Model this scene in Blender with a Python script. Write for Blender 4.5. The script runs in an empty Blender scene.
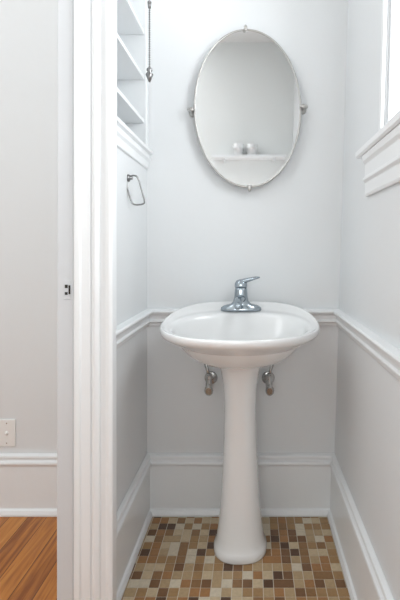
import bpy, bmesh, math, random
from mathutils import Vector, Matrix
random.seed(11)
S=bpy.context.scene
try:
    S.view_settings.view_transform='Standard'
except Exception: pass
F=400.0; VX=252.0; VY=250.0; H=1.115; YB=1.70
def PX(px,Y): return (px-VX)/F*Y
def PZ(py,Y): return H-(py-VY)/F*Y
# ---------------- materials
def mat(name,col,rough=.5,metal=0,bump=0,bscale=60,coat=0,var=0):
    m=bpy.data.materials.new(name); m.use_nodes=True
    nt=m.node_tree; b=nt.nodes['Principled BSDF']
    b.inputs['Base Color'].default_value=(*col,1); b.inputs['Roughness'].default_value=rough
    b.inputs['Metallic'].default_value=metal; b.inputs['Coat Weight'].default_value=coat
    b.inputs['Coat Roughness'].default_value=.06
    tc=nt.nodes.new('ShaderNodeTexCoord')
    n=nt.nodes.new('ShaderNodeTexNoise'); n.inputs['Scale'].default_value=bscale
    nt.links.new(tc.outputs['Object'],n.inputs['Vector'])
    if bump:
        bp=nt.nodes.new('ShaderNodeBump'); bp.inputs['Strength'].default_value=bump; bp.inputs['Distance'].default_value=.004
        nt.links.new(n.outputs['Fac'],bp.inputs['Height']); nt.links.new(bp.outputs['Normal'],b.inputs['Normal'])
    if var:
        mx=nt.nodes.new('ShaderNodeMixRGB'); mx.inputs[1].default_value=(*[c*(1-var) for c in col],1); mx.inputs[2].default_value=(*[min(1,c*(1+var)) for c in col],1)
        nt.links.new(n.outputs['Fac'],mx.inputs[0]); nt.links.new(mx.outputs[0],b.inputs['Base Color'])
    return m
M_wall=mat('wall_paint',(.77,.79,.80),.5,bump=.25,bscale=14)
M_hall=mat('hall_paint',(.81,.83,.82),.6,bump=.2,bscale=20)
M_trim=mat('trim_gloss_white',(.86,.88,.89),.3,bump=.12,bscale=30)
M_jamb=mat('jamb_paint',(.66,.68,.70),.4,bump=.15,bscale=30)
M_ceil=mat('ceiling_paint',(.86,.865,.86),.7)
M_porc=mat('porcelain',(.83,.84,.84),.12,coat=.6,bump=0)
M_chrome=mat('chrome',(.38,.43,.47),.12,1)
M_metal=mat('chrome_aged',(.50,.50,.49),.22,.9,var=.25)
M_dark=mat('dark_metal',(.05,.045,.04),.4,.8)
M_ring=mat('towel_ring_metal',(.25,.25,.25),.3,1)
M_mirror=mat('mirror_glass',(.88,.885,.89),.03,1)
M_frame=mat('mirror_frame_metal',(.50,.49,.47),.3,.7)
M_plast=mat('outlet_plastic',(.88,.88,.86),.35)
M_grout=mat('grout',(.64,.58,.48),.8,bump=.3,bscale=200)
M_lamp=bpy.data.materials.new('lamp_glass'); M_lamp.use_nodes=True
_b=M_lamp.node_tree.nodes['Principled BSDF']; _b.inputs['Base Color'].default_value=(.9,.9,.88,1)
_b.inputs['Emission Color'].default_value=(1,.96,.9,1); _b.inputs['Emission Strength'].default_value=2
tilecols=[(.57,.45,.29),(.36,.215,.095),(.19,.095,.042),(.10,.05,.026),(.45,.32,.18),(.27,.145,.06),(.64,.56,.43),(.36,.18,.07)]
M_tiles=[mat('tile_%d'%i,c,.35,var=.18,bscale=90) for i,c in enumerate(tilecols)]
def woodmat():
    m=bpy.data.materials.new('pine_floor'); m.use_nodes=True; nt=m.node_tree; N=nt.nodes; L=nt.links
    b=N['Principled BSDF']; b.inputs['Roughness'].default_value=.28
    tc=N.new('ShaderNodeTexCoord'); sp=N.new('ShaderNodeSeparateXYZ'); L.new(tc.outputs['Object'],sp.inputs[0])
    def math_(op,a,bv=None):
        n=N.new('ShaderNodeMath'); n.operation=op
        if isinstance(a,(int,float)): n.inputs[0].default_value=a
        else: L.new(a,n.inputs[0])
        if bv is not None:
            if isinstance(bv,(int,float)): n.inputs[1].default_value=bv
            else: L.new(bv,n.inputs[1])
        return n.outputs[0]
    u=math_('DIVIDE',sp.outputs['X'],.078); idx=math_('FLOOR',u); fr=math_('FRACT',u)
    wn=N.new('ShaderNodeTexWhiteNoise'); wn.noise_dimensions='1D'; L.new(idx,wn.inputs['W'])
    mp=N.new('ShaderNodeCombineXYZ')
    L.new(math_('MULTIPLY',sp.outputs['X'],26),mp.inputs[0]); L.new(math_('MULTIPLY',sp.outputs['Y'],2.2),mp.inputs[1]); L.new(math_('MULTIPLY',wn.outputs['Value'],30),mp.inputs[2])
    ns=N.new('ShaderNodeTexNoise'); ns.inputs['Scale'].default_value=1.6; ns.inputs['Detail'].default_value=5; ns.inputs['Distortion'].default_value=1.2; L.new(mp.outputs[0],ns.inputs['Vector'])
    f=math_('ADD',math_('MULTIPLY',ns.outputs['Fac'],.9),math_('MULTIPLY',math_('SUBTRACT',wn.outputs['Value'],.5),.3))
    cr=N.new('ShaderNodeValToRGB'); L.new(f,cr.inputs[0])
    cr.color_ramp.elements[0].position=.25; cr.color_ramp.elements[0].color=(.24,.07,.013,1)
    cr.color_ramp.elements[1].position=.72; cr.color_ramp.elements[1].color=(.60,.26,.055,1)
    e=cr.color_ramp.elements.new(.47); e.color=(.47,.17,.03,1)
    gap=math_('LESS_THAN',fr,.035)
    mx=N.new('ShaderNodeMixRGB'); L.new(gap,mx.inputs[0]); L.new(cr.outputs[0],mx.inputs[1]); mx.inputs[2].default_value=(.09,.03,.01,1)
    L.new(mx.outputs[0],b.inputs['Base Color'])
    return m
M_wood=woodmat()
# ---------------- mesh helpers
def finish(name,bm,mats,smooth=False,parent=None,bevel=0,subsurf=0):
    bmesh.ops.recalc_face_normals(bm,faces=bm.faces)
    me=bpy.data.meshes.new(name); bm.to_mesh(me); bm.free()
    for m in (mats if isinstance(mats,list) else [mats]): me.materials.append(m)
    o=bpy.data.objects.new(name,me); S.collection.objects.link(o)
    if smooth:
        for p in me.polygons: p.use_smooth=True
    if bevel:
        md=o.modifiers.new('bev','BEVEL'); md.width=bevel; md.segments=2; md.limit_method='ANGLE'
    if subsurf:
        md=o.modifiers.new('sub','SUBSURF'); md.levels=subsurf; md.render_levels=subsurf
    if parent: o.parent=parent
    return o
def bbox(bm,x0,x1,y0,y1,z0,z1,mi=0,top=True):
    v=[bm.verts.new(p) for p in [(x0,y0,z0),(x1,y0,z0),(x1,y1,z0),(x0,y1,z0),(x0,y0,z1),(x1,y0,z1),(x1,y1,z1),(x0,y1,z1)]]
    for q in [(0,3,2,1),(4,5,6,7),(0,1,5,4),(1,2,6,5),(2,3,7,6),(3,0,4,7)]:
        f=bm.faces.new([v[i] for i in q]); f.material_index=mi
def boxes(name,lst,m,bevel=0,parent=None,shear=False):
    bm=bmesh.new()
    for b in lst: bbox(bm,*b)
    if shear:
        for v in bm.verts: v.co.x+=SH*v.co.z
    return finish(name,bm,m,bevel=bevel,parent=parent)
SH=.0294
def extrude(name,prof,A,B,n,m,shear=False,up=Vector((0,0,1)),parent=None,bevel=.0015):
    bm=bmesh.new(); n=Vector(n)
    r=[]
    for P in (A,B):
        r.append([bm.verts.new(Vector(P)+n*d+up*z) for d,z in prof])
    k=len(prof)
    for i in range(k):
        bm.faces.new([r[0][i],r[0][(i+1)%k],r[1][(i+1)%k],r[1][i]])
    bm.faces.new(r[0]); bm.faces.new(r[1][::-1])
    if shear:
        for v in bm.verts: v.co.x+=SH*v.co.z
    return finish(name,bm,m,bevel=bevel,parent=parent)
def loft(bm,rings,cap=True):
    R=[[bm.verts.new(p) for p in r] for r in rings]; k=len(R[0])
    for a,b in zip(R,R[1:]):
        for i in range(k): bm.faces.new([a[i],a[(i+1)%k],b[(i+1)%k],b[i]])
    if cap: bm.faces.new(R[0][::-1]); bm.faces.new(R[-1])
def tube(bm,pts,rad,k=16,closed=False,ref=Vector((0,0,1))):
    pts=[Vector(p) for p in pts]; n=len(pts); rings=[]
    for i,p in enumerate(pts):
        if closed: t=pts[(i+1)%n]-pts[i-1]
        else: t=pts[min(i+1,n-1)]-pts[max(i-1,0)]
        t.normalize(); a=t.cross(ref)
        if a.length<1e-3: a=t.cross(Vector((1,0,0)))
        a.normalize(); b=a.cross(t).normalized()
        r=rad[i] if isinstance(rad,list) else rad
        ra,rb=(r if isinstance(r,tuple) else (r,r))
        rings.append([p+a*ra*math.cos(2*math.pi*j/k)+b*rb*math.sin(2*math.pi*j/k) for j in range(k)])
    if closed: rings.append(rings[0])
    loft(bm,rings,cap=not closed)
    if closed: bmesh.ops.remove_doubles(bm,verts=bm.verts,dist=1e-6)
def empty(name,loc=(0,0,0)):
    e=bpy.data.objects.new(name,None); S.collection.objects.link(e); e.empty_display_size=.05
    return e
# ---------------- room shell
XL=-.446; XR=.344; CZ=3.2; YF=-.7; XFL=-2.6
boxes('wall_back',[(XFL-.1,.60,YB,YB+.1,0,CZ)],M_wall)
NY0,NY1,NZ0,NZ1=1.30,1.665,1.535,2.40
PXL=-.585
boxes('wall_left',[(PXL,XL,1.20,YB,0,NZ0),(PXL,XL,1.20,NY0,NZ0,CZ),(PXL,XL,NY1,YB,NZ0,CZ),(PXL,XL,NY0,NY1,NZ1,CZ),(PXL,PXL+.02,NY0,NY1,NZ0,NZ1)],M_wall)
WY0,WY1,WZ0,WZ1=.45,1.165,1.452,2.35
boxes('wall_right',[(XR,XR+.14,YF,YB,0,WZ0),(XR,XR+.14,YF,WY0,WZ0,CZ),(XR,XR+.14,WY1,YB,WZ0,CZ),(XR,XR+.14,WY0,WY1,WZ1,CZ)],M_wall,shear=True)
boxes('wall_front',[(XFL-.1,.6,YF-.1,YF,0,CZ)],M_hall)
boxes('wall_far_left',[(XFL-.1,XFL,YF,YB,0,CZ)],M_hall)
boxes('ceiling',[(XFL-.1,.6,YF-.1,YB+.1,CZ,CZ+.08)],M_ceil)
# tile floor
bm=bmesh.new(); TY0=1.18
bbox(bm,PXL+.14-.0,XR+.02,TY0,YB,-.05,-.0012,0)
P=.0345; g=.0026; nx=int(.82/P)+2; ny=int((YB-TY0)/P)+2
occ=set()
for j in range(ny):
    for i in range(nx):
        if (i,j) in occ: continue
        w=h=1; r=random.random()
        if r<.03 and (i+1,j) not in occ: w=2
        elif r<.05: h=2
        for a in range(w):
            for b in range(h): occ.add((i+a,j+b))
        x0=XL+i*P+g/2; x1=XL+(i+w)*P-g/2; y1=YB-j*P-g/2; y0=YB-(j+h)*P+g/2
        x1=min(x1,XR+.02); y0=max(y0,TY0)
        if x1-x0<.005 or y1-y0<.005: continue
        bbox(bm,x0,x1,y0,y1,-.004,0,1+random.choices(range(8),[4,4.2,3,1.4,4,4,2.6,2.8])[0])
finish('floor_tile',bm,[M_grout]+M_tiles)
boxes('floor_wood',[(XFL,PXL+.002,1.18,YB,-.05,0),(XFL,XR+.01,YF,1.18,-.05,0)],M_wood)
# ---------------- trim
base=[(0,0),(.030,0),(.030,.008),(.024,.022),(.016,.026),(.016,.205),(.020,.208),(.024,.216),(.022,.224),(.013,.228),(.013,.236),(.018,.240),(.016,.248),(.004,.252),(0,.252)]
rail=[(0,.795),(.008,.795),(.010,.806),(.018,.812),(.018,.818),(.012,.822),(.012,.838),(.020,.846),(.030,.850),(.032,.858),(.028,.864),(0,.866)]
extrude('baseboard_back',base,(XL,YB,0),(XR+.012,YB,0),(0,-1,0),M_trim)
extrude('baseboard_left',base,(XL,1.21,0),(XL,YB,0),(1,0,0),M_trim)
extrude('baseboard_right',base,(XR,YF,0),(XR,YB,0),(-1,0,0),M_trim,shear=True)
extrude('baseboard_hall',base,(XFL,YB,0),(PXL,YB,0),(0,-1,0),M_trim)
extrude('trim_1',rail,(XL,YB,0),(XR+.03,YB,0),(0,-1,0),M_trim)
extrude('trim_2',rail,(XL,1.21,0),(XL,YB,0),(1,0,0),M_trim)
extrude('trim_3',rail,(XR,YF,0),(XR,YB,0),(-1,0,0),M_trim,shear=True)
# ---------------- door frame
YC=1.20
cas=[(-.524,0),(-.524,.026),(-.520,.030),(-.506,.030),(-.502,.024),(-.478,.022),(-.474,.016),(-.470,.024),(-.460,.028),(-.450,.024),(-.447,.016),(-.432,.016),(-.428,.026),(-.418,.028),(-.410,.024),(-.408,0)]
door=empty('door_1')
bm=bmesh.new()
r=[[bm.verts.new((x,YC-d,z)) for x,d in cas] for z in (0,2.25)]
k=len(cas)
for i in range(k): bm.faces.new([r[0][i],r[0][(i+1)%k],r[1][(i+1)%k],r[1][i]])
bm.faces.new(r[0]); bm.faces.new(r[1][::-1])
finish('casing',bm,M_trim,bevel=.0015,parent=door)
boxes('jamb_inner',[(XL,XL+.022,YC,YC+.055,0,2.25)],M_trim,parent=door,bevel=.002)
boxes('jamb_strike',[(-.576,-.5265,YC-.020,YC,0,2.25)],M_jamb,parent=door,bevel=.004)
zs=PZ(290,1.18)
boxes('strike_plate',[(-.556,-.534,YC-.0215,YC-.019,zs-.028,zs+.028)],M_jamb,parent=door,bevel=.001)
boxes('strike_holes',[(-.551,-.543,YC-.023,YC-.021,zs+.006,zs+.016),(-.551,-.543,YC-.023,YC-.021,zs-.014,zs-.006),(-.540,-.535,YC-.023,YC-.021,zs-.012,zs+.014)],M_dark,parent=door)
# ---------------- niche shelves
ns=empty('wall_shelf_niche')
boxes('shelves',[(PXL+.02,XL-.002,NY0,NY1,z,z+.016) for z in (1.642,1.822,2.01,2.2)],M_trim,parent=ns,bevel=.002)
boxes('frame',[(XL,XL+.008,NY1-.002,YB-.006,NZ0,NZ1),(XL,XL+.008,1.24,NY0,NZ0,NZ1)],M_trim,parent=ns,bevel=.002)
extrude('sill',[(0,-.075),(.008,-.072),(.010,-.045),(.018,-.035),(.018,-.028),(.012,-.024),(.012,-.012),(.024,-.008),(.026,.004),(0,.006)],(XL,1.235,NZ0-.006),(XL,YB-.004,NZ0-.006),(1,0,0),M_trim,parent=ns)
# ---------------- window
win=empty('window_1')
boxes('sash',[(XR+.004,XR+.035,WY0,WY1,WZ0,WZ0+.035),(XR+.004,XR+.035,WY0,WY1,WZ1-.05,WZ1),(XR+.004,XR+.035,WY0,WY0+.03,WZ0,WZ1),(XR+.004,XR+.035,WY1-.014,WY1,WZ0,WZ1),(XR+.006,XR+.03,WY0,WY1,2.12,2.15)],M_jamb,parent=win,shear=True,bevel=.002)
boxes('casing',[(XR-.012,XR,WY1+.004,WY1+.024,WZ0,WZ1+.1),(XR-.012,XR,WY0-.1,WY0,WZ0,WZ1+.1),(XR-.012,XR,WY0,WY1,WZ1,WZ1+.1)],M_trim,parent=win,shear=True,bevel=.002)
extrude('stool',[(-.05,0),(.028,0),(.034,.006),(.034,.022),(.028,.028),(-.05,.028)],(XR,WY0-.14,1.424),(XR,1.365,1.424),(-1,0,0),M_trim,shear=True,parent=win)
extrude('apron',[(0,0),(.008,0),(.012,.008),(.012,.045),(.020,.052),(.020,.060),(.014,.064),(.014,.105),(.022,.115),(.026,.133),(0,.133)],(XR,WY0-.1,1.290),(XR,1.315,1.290),(-1,0,0),M_trim,shear=True,parent=win)
# ---------------- sink
sink=empty('pedestal_sink')
CX=-.043; CY=1.445
def oring(a,f,b,z,lift,cy=CY,n=2.1,k=72):
    out=[]
    for j in range(k):
        t=2*math.pi*j/k; c,s=math.cos(t),math.sin(t)
        x=a*math.copysign(abs(c)**(2/n),c); y=(b if s>0 else f)*math.copysign(abs(s)**(2/n),s)
        q=max(0,(s+.35)/1.35); q=q*q*(3-2*q)
        out.append((CX+x,cy+y,z+lift*q))
    return out
R=[(.012,.012,.012,.700,0),(.07,.06,.05,.703,0),(.14,.12,.08,.716,0),(.195,.165,.105,.750,.0),(.225,.195,.125,.793,.008),(.237,.210,.137,.825,.02),(.245,.219,.143,.834,.026),(.254,.230,.153,.839,.027),(.263,.241,.200,.839,.030),(.269,.247,.215,.842,.036),(.277,.256,.238,.847,.054),(.283,.261,.248,.844,.056),(.2845,.2625,.251,.836,.052),(.283,.261,.251,.825,.044),(.273,.251,.250,.815,.03),(.245,.223,.245,.800,.01),(.19,.160,.22,.768,0),(.135,.10,.18,.736,0),(.095,.065,.14,.718,0),(.06,.03,.10,.712,0)]
bm=bmesh.new(); loft(bm,[oring(*r) for r in R]); finish('basin',bm,M_porc,smooth=True,parent=sink,subsurf=1)
PR=[(0,.097,.086),(.004,.099,.088),(.022,.099,.088),(.030,.095,.084),(.040,.091,.080),(.06,.087,.077),(.12,.079,.072),(.2,.072,.068),(.3,.066,.064),(.42,.061,.060),(.54,.0595,.059),(.62,.064,.064),(.67,.073,.072),(.705,.088,.085),(.73,.105,.095)]
bm=bmesh.new(); rings=[]
for z,a,b in PR:
    rr=[]
    for j in range(48):
        t=2*math.pi*j/48; c,s=math.cos(t),math.sin(t); n=2.4
        rr.append((CX-.001+a*math.copysign(abs(c)**(2/n),c),1.502+b*math.copysign(abs(s)**(2/n),s),z))
    rings.append(rr)
loft(bm,rings); finish('pedestal',bm,M_porc,smooth=True,parent=sink)
# faucet
FY=1.625; FX=PX(241,FY); FZ=.869
fa=empty('faucet')
bm=bmesh.new()
def stad(hw,hd,z,k=40):
    o=[]
    for j in range(k):
        t=2*math.pi*j/k; c,s=math.cos(t),math.sin(t)
        o.append((FX+math.copysign(abs(c)**.75,c)*hw,FY+math.copysign(abs(s)**.85,s)*hd,z))
    return o
loft(bm,[stad(.082,.028,FZ),stad(.083,.029,FZ+.006),stad(.081,.027,FZ+.014),stad(.070,.024,FZ+.021),stad(.042,.023,FZ+.028),stad(.031,.023,FZ+.038),stad(.027,.023,FZ+.060),stad(.025,.022,FZ+.085),stad(.024,.021,FZ+.094)])
finish('body',bm,M_chrome,smooth=True,parent=fa)
bm=bmesh.new()
tube(bm,[(FX,FY,FZ+.045),(FX-.002,FY-.03,FZ+.052),(FX-.005,FY-.06,FZ+.05),(FX-.008,FY-.09,FZ+.042),(FX-.009,FY-.108,FZ+.032),(FX-.009,FY-.114,FZ+.024)],[(.021,.017),(.020,.015),(.018,.013),(.016,.011),(.014,.010),(.011,.009)])
finish('spout',bm,M_chrome,smooth=True,parent=fa)
bm=bmesh.new()
loft(bm,[stad(.025,.022,FZ+.095),stad(.026,.023,FZ+.100),stad(.025,.022,FZ+.112),stad(.019,.017,FZ+.122),stad(.006,.006,FZ+.127)])
tube(bm,[(FX-.01,FY,FZ+.112),(FX+.015,FY-.004,FZ+.121),(FX+.04,FY-.008,FZ+.128),(FX+.062,FY-.012,FZ+.134),(FX+.076,FY-.014,FZ+.136)],[(.018,.012),(.016,.010),(.014,.008),(.012,.006),(.006,.003)])
finish('lever',bm,M_chrome,smooth=True,parent=fa)
# angle stop valves
for nm,pxv,sg in (('supply_valve',209,1),('supply_valve.001',269,-1)):
    Yv=1.62; xv=PX(pxv,Yv); zv=PZ(384,Yv)
    e=empty(nm)
    bm=bmesh.new()
    tube(bm,[(xv,YB-.001,zv),(xv,YB-.006,zv),(xv,YB-.010,zv)],[.028,.026,.012],20)
    tube(bm,[(xv,YB-.001,zv),(xv,Yv+.01,zv)],.008)
    tube(bm,[(xv,Yv,zv-.022),(xv,Yv,zv-.014),(xv,Yv,zv),(xv,Yv,zv+.020),(xv,Yv,zv+.021),(xv,Yv,zv+.036),(xv,Yv,zv+.037),(xv,Yv,zv+.042)],[.008,.013,.014,.011,.014,.014,.009,.008],12)
    finish('valve_body',bm,M_metal,smooth=False,parent=e,bevel=.001)
    bm=bmesh.new()
    tube(bm,[(xv,Yv,zv-.004),(xv,Yv-.020,zv-.010),(xv,Yv-.024,zv-.012)],.006)
    tube(bm,[(xv+.002,Yv-.022,zv-.016),(xv+.002,Yv-.028,zv-.017),(xv+.002,Yv-.034,zv-.019)],[(.015,.020),(.018,.025),(.012,.017)],12)
    finish('handle',bm,M_metal,smooth=False,parent=e,bevel=.001)
    bm=bmesh.new()
    tp=[(xv,Yv,zv+.035),(xv-sg*.006,Yv,zv+.055),(xv-sg*.016,Yv+.002,zv+.085),(xv-sg*.014,Yv+.005,zv+.13),(xv+sg*.01,Yv+.006,zv+.18)]
    tube(bm,tp,.0062)
    finish('supply_line',bm,M_metal,smooth=True,parent=e)
# ---------------- mirror
mi=empty('oval_mirror')
YM=1.66; mx=PX(247.5,YM); mz=PZ(108.5,YM); ma=53/F*YM; mb=78.5/F*YM
roll=math.radians(-1.5)
def mp(t,ra,rb,dy):
    x=ra*math.cos(t); z=rb*math.sin(t)
    return (mx+x*math.cos(roll)+z*math.sin(roll),YM+dy,mz+z*math.cos(roll)-x*math.sin(roll))
K=96
bm=bmesh.new()
loft(bm,[[mp(2*math.pi*j/K,a,b,d) for j in range(K)] for a,b,d in ((ma-.001,mb-.001,.006),(ma-.001,mb-.001,0),(ma-.002,mb-.002,-.001))])
finish('glass',bm,M_mirror,parent=mi)
bm=bmesh.new(); tube(bm,[mp(2*math.pi*j/K,ma,mb,0) for j in range(K)],.0045,12,closed=True,ref=Vector((0,1,0)))
finish('frame',bm,M_frame,smooth=True,parent=mi)
bm=bmesh.new()
for t,sx in ((0,1),(math.pi,-1)):
    p=Vector(mp(t,ma+.012,mb,0))
    tube(bm,[p+Vector((0,YB-YM,0)),p+Vector((0,YB-YM-.006,0)),p+Vector((0,YB-YM-.008,0)),p+Vector((0,.004,0)),p+Vector((0,-.010,0)),p+Vector((0,-.014,0))],[.018,.017,.008,.007,.010,.005],16)
    q=Vector(mp(t,ma-.004,mb,-.004)); tube(bm,[q,p+Vector((sx*.004,-.004,0)),p+Vector((sx*.014,-.004,0)),p+Vector((sx*.018,-.004,0))],[.006,.007,.009,.004],12)
for t,sz in ((math.pi/2,1),(-math.pi/2,-1)):
    q=Vector(mp(t,ma,mb-.006,-.003)); tube(bm,[q,q+Vector((0,0,sz*.012)),q+Vector((0,0,sz*.018)),q+Vector((0,0,sz*.026))],[.011,.007,.008,.003],12)
finish('pivots',bm,M_frame,smooth=True,parent=mi)
# ---------------- towel ring
tr=empty('towel_ring'); Yt=1.44
def tp_(px,py): return Vector((PX(px,Yt),Yt,PZ(py,Yt)))
bm=bmesh.new()
m0=tp_(129,178)
w0=Vector((XL,Yt,m0.z))
tube(bm,[w0,w0+Vector((.005,0,0)),w0+Vector((.006,0,0)),m0+Vector((.012,0,0))],[.014,.013,.006,.006],14,ref=Vector((0,1,0)))
finish('mount',bm,M_ring,smooth=True,parent=tr)
bm=bmesh.new()
lp=[(129,177),(127,180),(129,192),(132,203),(135,205),(142,204),(144,202),(141,190),(138,178),(135,175)]
pts=[Vector((PX(a,Yt),Yt+(a-135)*.0015,PZ(b,Yt))) for a,b in lp]
def sub(p):
    o=[];n=len(p)
    for i in range(n): o+= [p[i]*.75+p[(i+1)%n]*.25,p[i]*.25+p[(i+1)%n]*.75]
    return o
tube(bm,sub(pts),.003,8,closed=True,ref=Vector((0,1,0)))
finish('ring',bm,M_ring,smooth=True,parent=tr)
# ---------------- ceiling lamp with pull chain
cl=empty('ceiling_lamp'); Yl=1.34; xl=PX(149.5,Yl)
def lr(r,z,k=32): return [(xl+.0+r*math.cos(2*math.pi*j/k),Yl+.07+r*math.sin(2*math.pi*j/k),z) for j in range(k)]
bm=bmesh.new(); loft(bm,[lr(.062,CZ),lr(.062,CZ-.015),lr(.045,CZ-.03),lr(.03,CZ-.035),lr(.03,CZ-.07)]); finish('canopy',bm,M_porc,smooth=True,parent=cl)
bm=bmesh.new(); loft(bm,[lr(.028,CZ-.07),lr(.045,CZ-.09),lr(.055,CZ-.12),lr(.045,CZ-.15),lr(.02,CZ-.165)]); finish('bulb_globe',bm,M_lamp,smooth=True,parent=cl)
bm=bmesh.new(); zc=PZ(72,Yl); z=CZ-.052
tube(bm,[(xl,Yl+.045,CZ-.05),(xl,Yl,CZ-.05)],.003,8)
while z>zc:
    bmesh.ops.create_icosphere(bm,subdivisions=1,radius=.0034,matrix=Matrix.Translation((xl,Yl,z))); z-=.0075
tube(bm,[(xl,Yl,CZ-.05),(xl,Yl,zc)],.0012,6)
finish('pull_chain',bm,M_ring,parent=cl)
bm=bmesh.new(); zz=PZ(67,Yl)
tube(bm,[(xl,Yl,zz),(xl,Yl,zz-.006),(xl,Yl,zz-.012),(xl,Yl,zz-.016),(xl,Yl,zz-.026),(xl,Yl,zz-.036),(xl,Yl,zz-.050)],[.003,.009,.010,.006,.013,.009,.003],12)
tube(bm,[(xl,Yl,PZ(2,Yl)),(xl,Yl,PZ(8,Yl))],[.007,.005],10)
finish('chain_finial',bm,M_ring,smooth=True,parent=cl)
# ---------------- outlet
ou=empty('wall_outlet')
x1=PX(16,YB); x0=x1-.072; za=PZ(446,YB); zb=PZ(419,YB)
boxes('plate',[(x0,x1,YB-.006,YB,za,zb)],M_plast,parent=ou,bevel=.003)
xc=(x0+x1)/2; zc=(za+zb)/2
bm=bmesh.new(); tube(bm,[(xc,YB-.005,zc),(xc,YB-.010,zc),(xc,YB-.012,zc)],[.008,.007,.004],12); finish('jack',bm,M_plast,parent=ou)
boxes('screws',[(xc-.002,xc+.002,YB-.0072,YB-.0058,zc+s*.042-.002,zc+s*.042+.002) for s in (-1,1)],M_metal,parent=ou)
# ---------------- shelf with cups on the wall behind (seen in mirror)
D=2*YM-YF-.08
sx0=(212-VX)/F*D; sx1=(286-VX)/F*D; sz=H+(VY-157)/F*D
sx1=min(sx1,.39)
sh=empty('wall_shelf')
boxes('board',[(sx0,sx1,YF,YF+.13,sz-.012,sz+.012)],M_trim,parent=sh,bevel=.003)
boxes('brackets',[(x-.01,x+.01,YF,YF+.09,sz-.04,sz-.012) for x in (sx0+.12,sx1-.12)],M_trim,parent=sh,bevel=.003)
for i,pxc in enumerate((238,252)):
    xx=(pxc-VX)/F*D; yy=YF+.07
    bm=bmesh.new(); z0=sz+.0125
    def cr(r,z): return [(xx+r*math.cos(2*math.pi*j/28),yy+r*math.sin(2*math.pi*j/28),z) for j in range(28)]
    loft(bm,[cr(.035,z0),cr(.045,z0+.01),cr(.055,z0+.11),cr(.053,z0+.112),cr(.049,z0+.03),cr(.02,z0+.012)])
    finish('ceramic_cup' if i==0 else 'ceramic_cup.001',bm,M_porc,smooth=True)
# ---------------- lights
def area(n,loc,rot,sx,sy,e,c):
    l=bpy.data.lights.new(n,'AREA'); l.shape='RECTANGLE'; l.size=sx; l.size_y=sy; l.energy=e; l.color=c
    o=bpy.data.objects.new(n,l); S.collection.objects.link(o); o.location=loc; o.rotation_euler=rot; return o
def point(n,loc,e,r,c):
    l=bpy.data.lights.new(n,'POINT'); l.shadow_soft_size=r; l.energy=e; l.color=c
    o=bpy.data.objects.new(n,l); S.collection.objects.link(o); o.location=loc
C=(.97,.985,1)
area('hall_fill_area',(-1.4,.2,CZ-.03),(0,0,0),1.3,1.3,21,C)  # unseen area light added to brighten hall and powder room, no fixture
point('hall_fill_point',(-1.5,0,1.9),6.5,.25,C)  # added point light, no pendant here; lifts hall walls and ceiling
point('low_fill_light',(-.15,-.35,1.10),12,.22,C)  # flash-like fill added behind the camera to even out the lower walls
point('powder_light',(xl+.02,Yl,2.28),1.6,.08,C)
area('window_daylight',(.66,.8,1.95),(0,math.radians(90),0),.9,.7,16,(.95,.98,1))
W=bpy.data.worlds.new('w'); S.world=W; W.use_nodes=True
bg=W.node_tree.nodes['Background']; bg.inputs[0].default_value=(.96,.98,1,1); bg.inputs[1].default_value=2.3
# ---------------- camera
c=bpy.data.cameras.new('camera'); co=bpy.data.objects.new('camera',c); S.collection.objects.link(co)
co.location=(0,0,H); co.rotation_euler=(math.radians(90),0,0)
c.sensor_fit='AUTO'; c.sensor_width=36; c.lens=36*F/600; c.shift_x=-52/600; c.shift_y=-50/600; c.clip_start=.02
S.camera=co
